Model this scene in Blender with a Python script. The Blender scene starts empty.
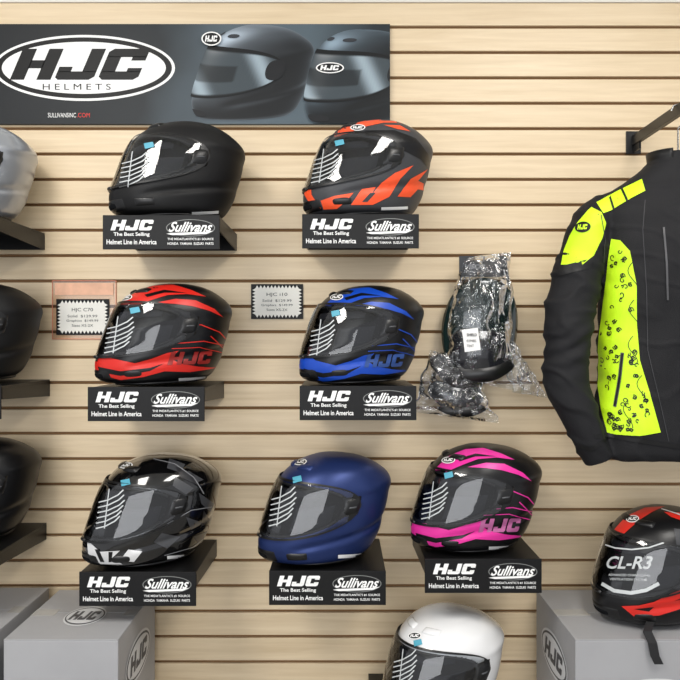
import bpy, bmesh, math, random
import numpy as np
from mathutils import Vector, Matrix, noise
from mathutils.bvhtree import BVHTree
from mathutils.geometry import tessellate_polygon
random.seed(4)
scn = bpy.context.scene
scn.view_settings.view_transform = 'Standard'
scn.view_settings.look = 'None'

# ---------------------------------------------------------------- calibration
CAM = Vector((0, -2.1, 1.5)); F = 700.0
def X(px, d): return (px-340)/F*(2.1-d)
def Z(py, d): return 1.5-(py-340)/F*(2.1-d)

def lin(c):
    return tuple(((v/255)/12.92 if v/255 <= .04045 else ((v/255+.055)/1.055)**2.4) for v in c)

# ---------------------------------------------------------------- materials
MATS = {}
def mat(name, rgb, rough=.5, metal=0, coat=0, spec=.5, bump=0, bscale=200, var=0, vscale=8, sheen=0):
    if name in MATS: return MATS[name]
    m = bpy.data.materials.new(name); m.use_nodes = True
    nt = m.node_tree; b = nt.nodes['Principled BSDF']
    c = lin(rgb)
    b.inputs['Base Color'].default_value = (*c, 1)
    b.inputs['Roughness'].default_value = rough
    b.inputs['Metallic'].default_value = metal
    b.inputs['Coat Weight'].default_value = coat
    b.inputs['Coat Roughness'].default_value = .04
    b.inputs['Specular IOR Level'].default_value = spec
    b.inputs['Sheen Weight'].default_value = sheen
    tc = nt.nodes.new('ShaderNodeTexCoord')
    if var:
        n = nt.nodes.new('ShaderNodeTexNoise'); n.inputs['Scale'].default_value = vscale
        n.inputs['Detail'].default_value = 5
        r = nt.nodes.new('ShaderNodeValToRGB')
        r.color_ramp.elements[0].position = .3; r.color_ramp.elements[1].position = .7
        r.color_ramp.elements[0].color = (*[v*(1-var) for v in c], 1)
        r.color_ramp.elements[1].color = (*[min(1, v*(1+var)) for v in c], 1)
        nt.links.new(tc.outputs['Object'], n.inputs['Vector'])
        nt.links.new(n.outputs['Fac'], r.inputs['Fac'])
        nt.links.new(r.outputs['Color'], b.inputs['Base Color'])
    if bump:
        n = nt.nodes.new('ShaderNodeTexNoise'); n.inputs['Scale'].default_value = bscale
        n.inputs['Detail'].default_value = 4
        bp = nt.nodes.new('ShaderNodeBump'); bp.inputs['Strength'].default_value = bump
        bp.inputs['Distance'].default_value = .004
        nt.links.new(tc.outputs['Object'], n.inputs['Vector'])
        nt.links.new(n.outputs['Fac'], bp.inputs['Height'])
        nt.links.new(bp.outputs['Normal'], b.inputs['Normal'])
    MATS[name] = m
    return m

def clear_mat(name, tint, fac_ior=1.45, rough=.05, bump=0, bscale=30, gl=(1, 1, 1), boost=0.0):
    if name in MATS: return MATS[name]
    m = bpy.data.materials.new(name); m.use_nodes = True
    nt = m.node_tree; nt.nodes.clear()
    o = nt.nodes.new('ShaderNodeOutputMaterial'); mx = nt.nodes.new('ShaderNodeMixShader')
    t = nt.nodes.new('ShaderNodeBsdfTransparent'); g = nt.nodes.new('ShaderNodeBsdfGlossy')
    f = nt.nodes.new('ShaderNodeFresnel'); f.inputs['IOR'].default_value = fac_ior
    t.inputs['Color'].default_value = (*tint, 1)
    g.inputs['Color'].default_value = (*gl, 1); g.inputs['Roughness'].default_value = rough
    ad = nt.nodes.new('ShaderNodeMath'); ad.operation = 'ADD'; ad.inputs[1].default_value = boost; ad.use_clamp = True
    nt.links.new(f.outputs[0], ad.inputs[0]); nt.links.new(ad.outputs[0], mx.inputs[0])
    nt.links.new(t.outputs[0], mx.inputs[1]); nt.links.new(g.outputs[0], mx.inputs[2])
    nt.links.new(mx.outputs[0], o.inputs['Surface'])
    if bump:
        tc = nt.nodes.new('ShaderNodeTexCoord'); n = nt.nodes.new('ShaderNodeTexNoise')
        n.inputs['Scale'].default_value = bscale; n.inputs['Detail'].default_value = 3; n.inputs['Distortion'].default_value = 1.5
        bp = nt.nodes.new('ShaderNodeBump'); bp.inputs['Strength'].default_value = bump; bp.inputs['Distance'].default_value = .02
        nt.links.new(tc.outputs['Object'], n.inputs['Vector']); nt.links.new(n.outputs['Fac'], bp.inputs['Height'])
        nt.links.new(bp.outputs['Normal'], g.inputs['Normal'])
    MATS[name] = m
    return m

WHITE = mat('print_white', (238, 238, 236), .5)
BLACKP = mat('print_black', (10, 10, 11), .5, spec=.3)
BLACK = mat('black_plastic', (12, 12, 13), .35)
SHELF = mat('shelf_black', (14, 14, 15), .4, spec=.35, bump=.05)
LINER = mat('helmet_liner', (20, 21, 23), .95, spec=.08)
PAD = mat('comfort_padding', (46, 47, 51), .95, spec=.1)
VISOR = clear_mat('clear_visor', (.86, .88, .90), 1.5, .04, boost=.03)
SILVER = mat('silver_sticker', (190, 194, 195), .35)
CYAN = mat('cyan_tag', (80, 160, 182), .5)

# ---------------------------------------------------------------- mesh helpers
def new_obj(name, verts, faces, mats, parent=None, smooth=False, mi=None):
    me = bpy.data.meshes.new(name)
    me.from_pydata([tuple(v) for v in verts], [], [tuple(f) for f in faces])
    for m in (mats if isinstance(mats, (list, tuple)) else [mats]): me.materials.append(m)
    if mi is not None: me.polygons.foreach_set('material_index', mi)
    if smooth: me.polygons.foreach_set('use_smooth', [True]*len(me.polygons))
    me.update()
    o = bpy.data.objects.new(name, me); scn.collection.objects.link(o)
    if parent: o.parent = parent
    return o

def empty(name, loc=(0, 0, 0), rotz=0):
    e = bpy.data.objects.new(name, None); e.empty_display_size = .05
    scn.collection.objects.link(e); e.location = loc; e.rotation_euler = (0, 0, rotz)
    return e

def boxes(name, lst, mats, parent=None, bevel=0, mi=None):
    V = []; Fc = []; MI = []
    for k, (x0, x1, y0, y1, z0, z1) in enumerate(lst):
        b = len(V)
        V += [(x0, y0, z0), (x1, y0, z0), (x1, y1, z0), (x0, y1, z0), (x0, y0, z1), (x1, y0, z1), (x1, y1, z1), (x0, y1, z1)]
        Fc += [tuple(b+i for i in f) for f in [(0, 3, 2, 1), (4, 5, 6, 7), (0, 1, 5, 4), (1, 2, 6, 5), (2, 3, 7, 6), (3, 0, 4, 7)]]
        MI += [mi[k] if mi else 0]*6
    o = new_obj(name, V, Fc, mats, parent, mi=MI)
    if bevel:
        m = o.modifiers.new('bevel', 'BEVEL'); m.width = bevel; m.segments = 2
    return o

def tube(name, pts, r, m, parent=None, closed=False, seg=8):
    cu = bpy.data.curves.new(name, 'CURVE'); cu.dimensions = '3D'; cu.bevel_depth = r; cu.bevel_resolution = 3
    s = cu.splines.new('POLY'); s.points.add(len(pts)-1)
    for i, p in enumerate(pts): s.points[i].co = (*p, 1)
    s.use_cyclic_u = closed; cu.materials.append(m); cu.use_fill_caps = True
    o = bpy.data.objects.new(name, cu); scn.collection.objects.link(o)
    dg = bpy.context.evaluated_depsgraph_get()
    me = bpy.data.meshes.new_from_object(o.evaluated_get(dg))
    bpy.data.objects.remove(o)
    if not me.materials: me.materials.append(m)
    me.polygons.foreach_set('use_smooth', [True]*len(me.polygons))
    o = bpy.data.objects.new(name, me); scn.collection.objects.link(o)
    if parent: o.parent = parent
    return o

def shp(polys):
    V = []; Fc = []
    for p in polys:
        b = len(V); V += [tuple(q) for q in p]
        if len(p) <= 3: Fc.append(tuple(range(b, b+len(p)))); continue
        for t in tessellate_polygon([[Vector((q[0]*100, q[1]*100, 0)) for q in p]]): Fc.append(tuple(b+i for i in t))
    return V, Fc
def ell(cx, cy, rx, ry, n=48):
    return [(cx+rx*math.cos(2*math.pi*i/n), cy+ry*math.sin(2*math.pi*i/n)) for i in range(n)]
def rect(x0, y0, x1, y1): return [(x0, y0), (x1, y0), (x1, y1), (x0, y1)]
_tc = {}
def text_raw(txt, bold=0, shear=0):
    key = (txt, bold, shear)
    if key in _tc: return _tc[key]
    cu = bpy.data.curves.new('t', 'FONT'); cu.body = txt; cu.offset = bold; cu.shear = shear; cu.resolution_u = 3
    o = bpy.data.objects.new('t', cu); scn.collection.objects.link(o)
    dg = bpy.context.evaluated_depsgraph_get(); dg.update()
    me = bpy.data.meshes.new_from_object(o.evaluated_get(dg))
    V = [(v.co.x, v.co.y) for v in me.vertices]; Fc = [tuple(p.vertices) for p in me.polygons]
    bpy.data.objects.remove(o); bpy.data.meshes.remove(me)
    _tc[key] = (V, Fc)
    return V, Fc
def text(txt, x, y, w, h, bold=0, shear=0):
    V, Fc = text_raw(txt, bold, shear)
    xs = [v[0] for v in V]; ys = [v[1] for v in V]
    x0, x1, y0, y1 = min(xs), max(xs), min(ys), max(ys)
    return [(x+(a-x0)/(x1-x0)*w, y+(b-y0)/(y1-y0)*h) for a, b in V], Fc
LH = [rect(0, 0, .32, 1), rect(.60, 0, .92, 1), rect(.3, .37, .62, .63)]
LJ = [[(.08, 0), (.78, 0), (.88, .1), (.88, .27), (0, .27), (0, .08)], rect(.56, .25, .88, 1), rect(0, .25, .3, .42)]
LC = [[(.1, 0), (.8, 0), (.9, .1), (.9, .27), (0, .27), (0, .1)], rect(0, .25, .32, .75), [(0, .73), (.9, .73), (.9, .9), (.8, 1), (.1, 1), (0, .9)], rect(.58, .25, .9, .38), rect(.58, .62, .9, .75)]
def hjc(x, y, w, h, shear=.22):
    out = []; tot = .92+.88+.9+.2+abs(shear)
    for L, ox in ((LH, 0), (LJ, 1.0), (LC, 1.98)):
        for P in L: out.append([(x+(a+ox+b*shear)/(tot+.08)*w, y+b*h) for a, b in P])
    return shp(out)
def join(*ss):
    V = []; Fc = []
    for v, f in ss:
        b = len(V); V += v; Fc += [tuple(i+b for i in q) for q in f]
    return V, Fc

def flat(name, s, m, o, ex=(1, 0, 0), ey=(0, 0, 1), off=0, parent=None):
    o = Vector(o); ex = Vector(ex); ey = Vector(ey); n = ex.cross(ey).normalized()
    V = [o+ex*a+ey*b+n*off for a, b in s[0]]; Fc = []
    for f in s[1]:
        a, b, c = V[f[0]], V[f[1]], V[f[2]]
        Fc.append(tuple(f) if (b-a).cross(c-a).dot(n) >= 0 else tuple(f)[::-1])
    return new_obj(name, V, Fc, m, parent)

def project(name, s, m, bvh, C, pc, parent, Minv, off=.0009, cell=3.0):
    """wrap a 2D graphic (photo scale, y down) around a surface like a vinyl decal"""
    C = Vector(C); k = (C.y-CAM.y)/F; d = (CAM-C).normalized()
    bm = bmesh.new(); vs = [bm.verts.new((a, b, 0)) for a, b in s[0]]
    for f in s[1]:
        try: bm.faces.new([vs[i] for i in f])
        except Exception: pass
    for ax in (0, 1):
        lo = min(v.co[ax] for v in bm.verts); hi = max(v.co[ax] for v in bm.verts)
        c = math.ceil(lo/cell)*cell
        while c < hi:
            co = [0, 0, 0]; co[ax] = c+.0137; no = [0, 0, 0]; no[ax] = 1
            bmesh.ops.bisect_plane(bm, geom=bm.verts[:]+bm.edges[:]+bm.faces[:], plane_co=co, plane_no=no)
            c += cell
    bad = []
    for v in bm.verts:
        P = C+Vector(((v.co.x-pc[0])*k, 0, -(v.co.y-pc[1])*k))
        hit, nrm, idx, dist = bvh.ray_cast(P+d*.8, -d)
        if hit is None or abs(nrm.dot(d)) < .06: bad.append(v); continue
        if nrm.dot(d) < 0: nrm = -nrm
        v.co = Minv @ (hit+nrm*off*.6+d*off*.6)
    bmesh.ops.delete(bm, geom=bad, context='VERTS')
    longf = [f for f in bm.faces if max(e.calc_length() for e in f.edges) > .045]
    bmesh.ops.delete(bm, geom=longf, context='FACES')
    if not bm.faces: bm.free(); return None
    me = bpy.data.meshes.new(name); bm.to_mesh(me); bm.free(); me.materials.append(m)
    me.polygons.foreach_set('use_smooth', [True]*len(me.polygons))
    ob = bpy.data.objects.new(name, me); scn.collection.objects.link(ob); ob.parent = parent
    return ob

# ---------------------------------------------------------------- room
def wood():
    m = bpy.data.materials.new('maple_slat'); m.use_nodes = True; nt = m.node_tree; b = nt.nodes['Principled BSDF']
    tc = nt.nodes.new('ShaderNodeTexCoord'); mp = nt.nodes.new('ShaderNodeMapping')
    mp.inputs['Scale'].default_value = (1.3, 1, 26)
    n = nt.nodes.new('ShaderNodeTexNoise'); n.inputs['Scale'].default_value = 2.2; n.inputs['Detail'].default_value = 7; n.inputs['Roughness'].default_value = .62; n.inputs['Distortion'].default_value = .4
    r = nt.nodes.new('ShaderNodeValToRGB'); e = r.color_ramp.elements
    e[0].position = .28; e[0].color = (*lin((212, 189, 153)), 1); e[1].position = .72; e[1].color = (*lin((230, 210, 177)), 1)
    nt.links.new(tc.outputs['Object'], mp.inputs[0]); nt.links.new(mp.outputs[0], n.inputs[0]); nt.links.new(n.outputs[0], r.inputs[0]); nt.links.new(r.outputs[0], b.inputs['Base Color'])
    b.inputs['Roughness'].default_value = .42
    return m
WOOD = wood()
GROOVE = mat('groove_mdf', (132, 100, 66), .8)
pitch = .0762; g0 = 1.5+(340-27)*.003; ZT = g0+pitch-.004
lst = []; mi = []
lst.append((-2.6, 2.6, .011, .03, 0, ZT)); mi.append(1)
k = -1
while True:
    zt = g0-k*pitch-.0045; zb = g0-(k+1)*pitch+.0045
    if zt < .02: break
    if k == -1: zt = ZT
    lst.append((-2.6, 2.6, 0, .011, max(zb, 0.0), zt)); mi.append(0); k += 1
wall = boxes('wall_back', lst, [WOOD, GROOVE], mi=mi)
bvm = wall.modifiers.new('bevel', 'BEVEL'); bvm.width = .0014; bvm.segments = 2
boxes('wall_upper', [(-2.6, 2.6, .0, .03, ZT, 3.0)], mat('painted_wall', (226, 224, 216), .8, bump=.05))
boxes('trim_1', [(-2.6, 2.6, -.006, .0, ZT, ZT+.02)], mat('trim_white', (225, 222, 214), .5))
boxes('floor', [(-2.6, 2.6, -5, .03, -.05, 0)], mat('floor_tile', (132, 130, 126), .45, var=.12, vscale=5))
boxes('ceiling', [(-2.6, 2.6, -5, .03, 3.0, 3.05)], mat('ceiling_tile', (225, 225, 222), .9, bump=.2, bscale=60))

# ---------------------------------------------------------------- shelf displays
def shelf(xc, ztop, d=.30, w=.30, h=.085):
    e = empty('helmet_display_shelf', (xc, 0, ztop))
    hw = w/2
    boxes('shelf_plate', [(-hw, hw, -d, -.001, -.006, 0)], SHELF, e, bevel=.001)
    for i, sx in enumerate((-hw, hw-.004)):
        pts = [(-.001, -.006), (-d+.003, -.006), (-d+.003, -.035), (-.001, -.050)]
        V = [(sx, y, z) for y, z in pts]+[(sx+.004, y, z) for y, z in pts]
        new_obj('side_bracket_%d' % i, V, [(0, 1, 2, 3), (7, 6, 5, 4), (0, 4, 5, 1), (1, 5, 6, 2), (2, 6, 7, 3), (3, 7, 4, 0)], SHELF, e)
    boxes('rear_cleat', [(-hw, hw, -.004, -.001, -.05, -.006)], SHELF, e)
    boxes('sign_card', [(-hw, hw, -d-.004, -d, -h, .003)], BLACKP, e, bevel=.0008)
    o = (-hw, -d-.004, -h); k = w/117.0
    def P(s): return [(a*k, b*k) for a, b in s[0]], s[1]
    flat('sign_logo', P(hjc(8, 19, 45, 10.5)), WHITE, o, off=.0006, parent=e)
    flat('sign_text', P(join(text('The Best Selling', 11, 12.4, 36, 4.6, .015), text('Helmet Line in America', 4, 5, 50, 4.8, .015))), WHITE, o, off=.0006, parent=e)
    sw = [[(64, 15.5), (70, 14.2), (104, 15.4), (111, 18.5), (104, 17.6), (70, 16.4)]]
    flat('dealer_logo', P(shp([ell(88, 21.5, 24.5, 8.6)])), mat('dealer_grey', (120, 122, 120), .5), o, off=.0005, parent=e)
    flat('dealer_logo_inner', P(shp([ell(88, 21.5, 23.6, 7.9)])), BLACKP, o, off=.0007, parent=e)
    flat('dealer_script', P(join(text('Sullivans', 66, 17.5, 44, 10.0, .02, .5), shp(sw))), WHITE, o, off=.0009, parent=e)
    flat('dealer_text', P(join(text('THE MIDATLANTIC\'S #1 SOURCE', 65, 9, 46, 2.5, .01), text('HONDA  YAMAHA  SUZUKI  PARTS', 65, 4.5, 46, 2.5, .01))), WHITE, o, off=.0006, parent=e)
    return e
rows = [
    (X(161.5, .3), Z(216.5, .3)), (X(360.5, .3), Z(215.5, .3)),
    (X(146.5, .3), Z(388, .3)), (X(358, .3), Z(387, .3)),
    (X(138, .3), Z(572.5, .3)), (X(327.5, .3), Z(571.5, .3)), (X(483, .3), Z(559.5, .3)),
    (-1.035, Z(215.5, .3)), (-1.02, Z(386, .3)), (-1.03, Z(553, .3)), (.235, .50)]
for xc, zt in rows: shelf(xc, zt)

# ---------------------------------------------------------------- helmet geometry
T = np.array([0, .08, .18, .30, .42, .55, .67, .80, .90, .97, 1.0])
Fx = np.array([.120, .152, .170, .168, .155, .139, .119, .084, .042, .006, -.017])
Fz = np.array([-.130, -.124, -.095, -.054, -.011, .036, .076, .110, .129, .1365, .1375])
Bx = -np.array([.100, .117, .132, .148, .161, .166, .156, .123, .082, .041, .017])
Bz = np.array([-.120, -.106, -.074, -.036, .006, .048, .086, .115, .131, .1367, .1375])
Wd = np.array([.094, .110, .120, .126, .128, .1275, .121, .101, .070, .034, 0])
def herm(V, t):
    S = np.gradient(V, T)
    i = np.clip(np.searchsorted(T, t)-1, 0, len(T)-2)
    h = T[i+1]-T[i]; s = (t-T[i])/h
    return (2*s**3-3*s**2+1)*V[i]+(s**3-2*s**2+s)*h*S[i]+(-2*s**3+3*s**2)*V[i+1]+(s**3-s**2)*h*S[i+1]
def sm(a, b, x):
    u = np.clip((x-a)/(b-a), 0, 1); return u*u*(3-2*u)
LS = 1.065
def surf0(th, t):
    fx, fz, bx, bz, w = [herm(v, t) for v in (Fx, Fz, Bx, Bz, Wd)]
    c = np.cos(th); s = np.sin(th); q = .47
    cx = bx+(fx-bx)*q; cz = bz+(fz-bz)*q
    ac = np.abs(c)**.98
    x = np.where(c >= 0, cx+(fx-cx)*ac, cx+(bx-cx)*ac)
    z = np.where(c >= 0, cz+(fz-cz)*ac, cz+(bz-cz)*ac)
    y = w*np.sign(s)*np.abs(s)**.98
    a = np.abs(th)
    # spoiler lip at the rear with a sharper lower break
    sp = sm(1.9, 2.7, a)*sm(.50, .58, t)*(1-sm(.60, .76, t))
    x = x-.007*sp; z = z+.003*sp
    # wedge-shaped shoulder line above the pivot running to the spoiler
    y = y+np.sign(th)*.004*sm(1.3, 1.9, a)*(1-sm(2.5, 3.0, a))*np.exp(-((t-.60)/.04)**2)
    x = x-.005*sm(1.6, 2.6, a)*sm(.05, .2, t)*(1-sm(.2, .32, t))
    # cheek recess running from the chin bar to the back
    cr = sm(.6, 1.1, a)*(1-sm(2.4, 3.0, a))
    y = y-np.sign(th)*.006*cr*np.exp(-((t-.245-.06*(a-1.5))/.03)**2)
    ch = (1-sm(.0, .55, a))*(1-sm(.24, .33, t))
    x = x+.006*ch
    return np.stack([x*LS, y, z], -1)
def surf(th, t, off=0.0):
    th = np.asarray(th, float); t = np.asarray(t, float)
    P = surf0(th, t)
    e = 1e-3
    du = surf0(th+e, t)-surf0(th-e, t); dv = surf0(th, np.minimum(t+e, .9995))-surf0(th, np.maximum(t-e, 0))
    n = np.cross(du, dv); n /= (np.linalg.norm(n, axis=-1, keepdims=True)+1e-12)
    return P+n*np.asarray(off)[..., None] if np.ndim(off) else P+n*off
def gridfaces(nu, nv, wrap):
    f = []
    for j in range(nv-1):
        for i in range(nu if wrap else nu-1):
            i2 = (i+1) % nu
            f.append((j*nu+i, j*nu+i2, (j+1)*nu+i2, (j+1)*nu+i))
    return f
TM = math.radians(97)
def vis_t(u, half=.207, c=.487):
    g = np.sqrt(np.clip(1-np.abs(u)**3.0, 0, 1)); return c-half*g-.012*(1-np.abs(u)), c+half*g*.98
def shell_mesh():
    nu, nv = 176, 96
    th = np.linspace(-math.pi, math.pi, nu, endpoint=False); t = np.linspace(0, .998, nv)
    TH, TT = np.meshgrid(th, t)
    u = np.abs(TH)/math.radians(86)
    t0, t1 = vis_t(np.minimum(u, 1), .178, .485)
    inside = (u < 1) & (TT > t0) & (TT < t1)
    P = surf(TH, TT, np.where(inside, -.022, 0.0))
    V = P.reshape(-1, 3).tolist(); Fc = gridfaces(nu, nv, True)
    ins = inside.reshape(-1)
    mi = [1 if sum(ins[i] for i in f) >= 1 else 0 for f in Fc]
    V.append((-.017*LS, 0, .1377)); top = len(V)-1; b = (nv-1)*nu
    for i in range(nu): Fc.append((b+i, b+(i+1) % nu, top)); mi.append(0)
    prev = 0
    for (sc, dz) in ((.93, .0), (.82, .012), (.74, .05), (.66, .12)):
        r0 = len(V)
        for i in range(nu):
            p = P[0, i]; V.append((p[0]*sc, p[1]*sc, p[2]*1.0+dz))
        for i in range(nu): Fc.append((prev+(i+1) % nu, prev+i, r0+i, r0+(i+1) % nu)); mi.append(1)
        prev = r0
    Fc.append(tuple(prev+i for i in range(nu))); mi.append(1)
    return V, Fc, mi
SH = shell_mesh()
def visor_mesh(off=.0055):
    nu, nv = 60, 26
    u = np.linspace(-.9995, .9995, nu); v = np.linspace(0, 1, nv)
    U, Vv = np.meshgrid(u, v); t0, t1 = vis_t(U)
    P = surf(U*TM, t0+(t1-t0)*Vv, off)
    Fc = gridfaces(nu, nv, False); mi = []
    for j in range(nv-1):
        for i in range(nu-1):
            uu = abs((u[i]+u[i+1])/2)
            mi.append(1 if (j < 1 or j > nv-3 or uu > .90) else 0)
    return P.reshape(-1, 3).tolist(), Fc, mi, np.abs(U).reshape(-1), Vv.reshape(-1)
VM = visor_mesh()
def patch(name, th0, th1, t0, t1, h, m, parent, sc=1, n=14, pw=3, base=0.0):
    a = np.linspace(-1, 1, n); A, B = np.meshgrid(a, a)
    prof = np.clip((1-np.abs(A)**pw)*(1-np.abs(B)**pw), 0, 1)**.5
    P = surf(math.radians(th0)+(A+1)/2*math.radians(th1-th0), t0+(B+1)/2*(t1-t0), base+h*prof-.0008*(1-prof))
    return new_obj(name, (P*sc).reshape(-1, 3).tolist(), gridfaces(n, n, False), m, parent, True)

def helmet(pcx, d, zbot, yaw, base, designs=(), box=None, sc=1.0, strip=True, ribs=True, badge=True, trim=None, tag=True):
    x = X(pcx, d); zc = zbot+.1345*sc
    al = math.atan2(-x, 2.1-d)
    rz = math.pi+al+math.radians(yaw)
    e = empty('motorcycle_helmet', (x, -d, zc), rz)
    M = Matrix.Translation((x, -d, zc)) @ Matrix.Rotation(rz, 4, 'Z'); Mi = M.inverted()
    S = [tuple(c*sc for c in v) for v in SH[0]]; W = [tuple(c*sc for c in v) for v in VM[0]]
    new_obj('shell', S, SH[1], [base, LINER], e, True, SH[2])
    new_obj('visor', W, VM[1], [VISOR, BLACK], e, True, VM[2])
    ringth = np.linspace(-math.pi, math.pi, 90, endpoint=False)
    tube('bottom_trim', (surf(ringth, np.full(90, .0))*sc).tolist(), .004*sc, BLACK, e, True)
    patch('brow_pad', -62, 62, .575, .645, .007, PAD, e, sc, base=-.021)
    for s in (-1, 1):
        patch('cheek_pad_%d' % s, *sorted((s*34, s*76)), .335, .50, .012, PAD, e, sc, pw=2.4, base=-.021)
    patch('nose_guard', -20, 20, .31, .385, .010, mat('nose_guard_black', (34, 35, 38), .6), e, sc, base=-.021)
    bt = np.radians(np.linspace(-78, 78, 34)); ub = np.abs(bt)/math.radians(86)
    lo_, hi_ = vis_t(ub, .178, .485)
    tube('eyeport_gasket_lower', (surf(bt, lo_, -.001)*sc).tolist(), .0035*sc, mat('gasket_rubber', (26, 27, 29), .6), e)
    tube('eyeport_gasket_upper', (surf(bt, hi_, -.001)*sc).tolist(), .0035*sc, MATS['gasket_rubber'], e)
    trim = trim or BLACK
    patch('chin_vent', -26, 26, .09, .19, .004, BLACK, e, sc)
    patch('chin_slot', -16, 16, .12, .165, .006, LINER, e, sc)
    for s in (-1, 1):
        patch('side_vent_%d' % s, *sorted((s*38, s*60)), .12, .18, .003, BLACK, e, sc, pw=2.2)
        patch('crown_vent_%d' % s, *sorted((s*8, s*36)), .785, .835, .006, trim, e, sc)
        patch('pivot_cover_%d' % s, *sorted((s*80, s*97)), .415, .56, .0090, BLACK, e, sc, pw=2.2)
        patch('pivot_slot_%d' % s, *sorted((s*84, s*93)), .475, .495, .0110, mat('pivot_grey', (70, 72, 75), .4), e, sc)
    patch('visor_tab', -6, 6, .265, .29, .010, BLACK, e, sc)
    if box:
        wv = [M @ Vector(v) for v in S]+[M @ Vector(v) for v in W]
        nb = len(S); bvh = BVHTree.FromPolygons(wv, [tuple(f) for f in SH[1]]+[tuple(i+nb for i in f) for f in VM[1]])
        C = Vector((x, -d, zc)); pc = (340+x/(2.1-d)*F, 340-(zc-1.5)/(2.1-d)*F)
        x0, x1, y0, y1 = box
        def N(s): return [(x0+a*(x1-x0), y0+b*(y1-y0)) for a, b in s[0]], s[1]
        sf = [f for f, q in zip(SH[1], SH[2]) if q == 0]
        shellbvh = BVHTree.FromPolygons(wv[:nb], [tuple(f) for f in sf])
        for i, (s, m) in enumerate(designs):
            project('graphic_%d' % i, N(s), m, shellbvh, C, pc, e, Mi, off=.0008+.0003*i)
        if ribs:
            pl = []
            for j in range(6):
                a = .10-.003*j; v = .385+.046*j; ln = .20-.008*abs(j-2)
                pl.append(stroke([(a, v+.045), (a+ln*.4, v+.024), (a+ln*.8, v-.022), (a+ln, v-.066)], .0105))
            pl.append(stroke([(.178, .31), (.150, .66)], .008))
            project('visor_film_print', N(join(*pl)), SILVER, bvh, C, pc, e, Mi, off=.0012, cell=4)
        if tag:
            project('visor_tag', N(shp([[(.26, .235), (.325, .22), (.335, .27), (.27, .29)]])), CYAN, bvh, C, pc, e, Mi, off=.002)
        if strip:
            project('size_sticker', N(shp([rect(.60, .905, .80, .935)])), WHITE, bvh, C, pc, e, Mi, off=.0025)
        if badge:
            bx = badge if isinstance(badge, tuple) else (.27, .09)
            project('brand_badge', N(shp([ell(bx[0], bx[1], .055, .034)])), WHITE, bvh, C, pc, e, Mi, off=.0025, cell=2)
            project('brand_badge_inner', N(shp([ell(bx[0], bx[1], .047, .026)])), BLACKP, bvh, C, pc, e, Mi, off=.0029, cell=2)
            project('brand_badge_text', N(hjc(bx[0]-.036, bx[1]+.014, .075, -.028, .22)), WHITE, bvh, C, pc, e, Mi, off=.0034, cell=2)
    return e

MBLK = mat('matte_black_shell', (16, 16, 17), .52, spec=.3)
SBLK = mat('satin_black_shell', (13, 13, 15), .34, spec=.38)
GBLK = mat('gloss_black_shell', (8, 8, 9), .12, coat=1)
DGREY = mat('matte_grey_shell', (60, 61, 64), .45, spec=.35)
BLUE = mat('matte_blue_metallic', (36, 53, 104), .40, metal=.5)
SILV = mat('silver_shell', (168, 172, 178), .28, metal=.5, coat=.6)
WHT = mat('white_shell', (232, 232, 232), .15, coat=1)
RED = mat('red_graphic', (205, 36, 26), .38)
DRED = mat('dark_red_graphic', (140, 34, 30), .35)
ORG = mat('orange_graphic', (238, 82, 38), .45)
BLU = mat('blue_graphic', (16, 68, 175), .38)
DBLU = mat('dark_blue_graphic', (44, 74, 135), .35)
PNK = mat('pink_graphic', (220, 46, 150), .38)
DPNK = mat('dark_pink_graphic', (175, 95, 145), .35)
GREY = mat('grey_graphic', (62, 63, 66), .3, coat=.5)
BG = mat('black_graphic', (12, 12, 14), .34, spec=.38)

def stroke(pts, w):
    L = []; R_ = []
    for i, p in enumerate(pts):
        a = pts[max(i-1, 0)]; b = pts[min(i+1, len(pts)-1)]; dx, dy = b[0]-a[0], b[1]-a[1]; l = math.hypot(dx, dy) or 1
        L.append((p[0]-dy/l*w/2, p[1]+dx/l*w/2)); R_.append((p[0]+dy/l*w/2, p[1]-dx/l*w/2))
    V = L+R_; n = len(L)
    return V, [(i, i+1, n+i+1, n+i) for i in range(n-1)]
def streak(main, dark):
    crown = [(.12, .31), (.20, .17), (.30, .06), (.42, .0), (.56, -.01), (.70, .05), (.80, .11), (.66, .09), (.52, .105), (.42, .15), (.32, .20), (.22, .26)]
    crown2 = [(.44, .18), (.58, .14), (.72, .15), (.86, .23), (.93, .31), (.82, .25), (.70, .21), (.58, .19)]
    blk = [(.36, .10), (.50, .05), (.66, .08), (.50, .08), (.38, .125)]
    chin = [(-.01, .70), (.06, .64), (.14, .71), (.30, .755), (.42, .71), (.52, .66), (.60, .64), (.54, .71), (.60, .76), (.74, .80), (.90, .825), (.68, .85), (.50, .835), (.36, .885), (.20, .915), (.06, .87), (.0, .80)]
    chk = [(.04, .79), (.20, .83), (.40, .80), (.50, .76), (.40, .83), (.20, .875), (.05, .84)]
    side = [stroke([(.60, .37), (.76, .39), (.90, .46), (.98, .56)], .010), stroke([(.58, .57), (.78, .55), (.96, .60)], .009), stroke([(.55, .62), (.75, .61), (.95, .68)], .007), stroke([(.83, .50), (.95, .64), (.92, .78)], .009)]
    leti = hjc(.52, .775, .34, -.125, .25)
    return [(shp([crown, crown2]), main), (shp([blk]), BG), (shp([chin]), main), (shp([chk]), BG), (join(*side), main), (leti, dark)]

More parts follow.
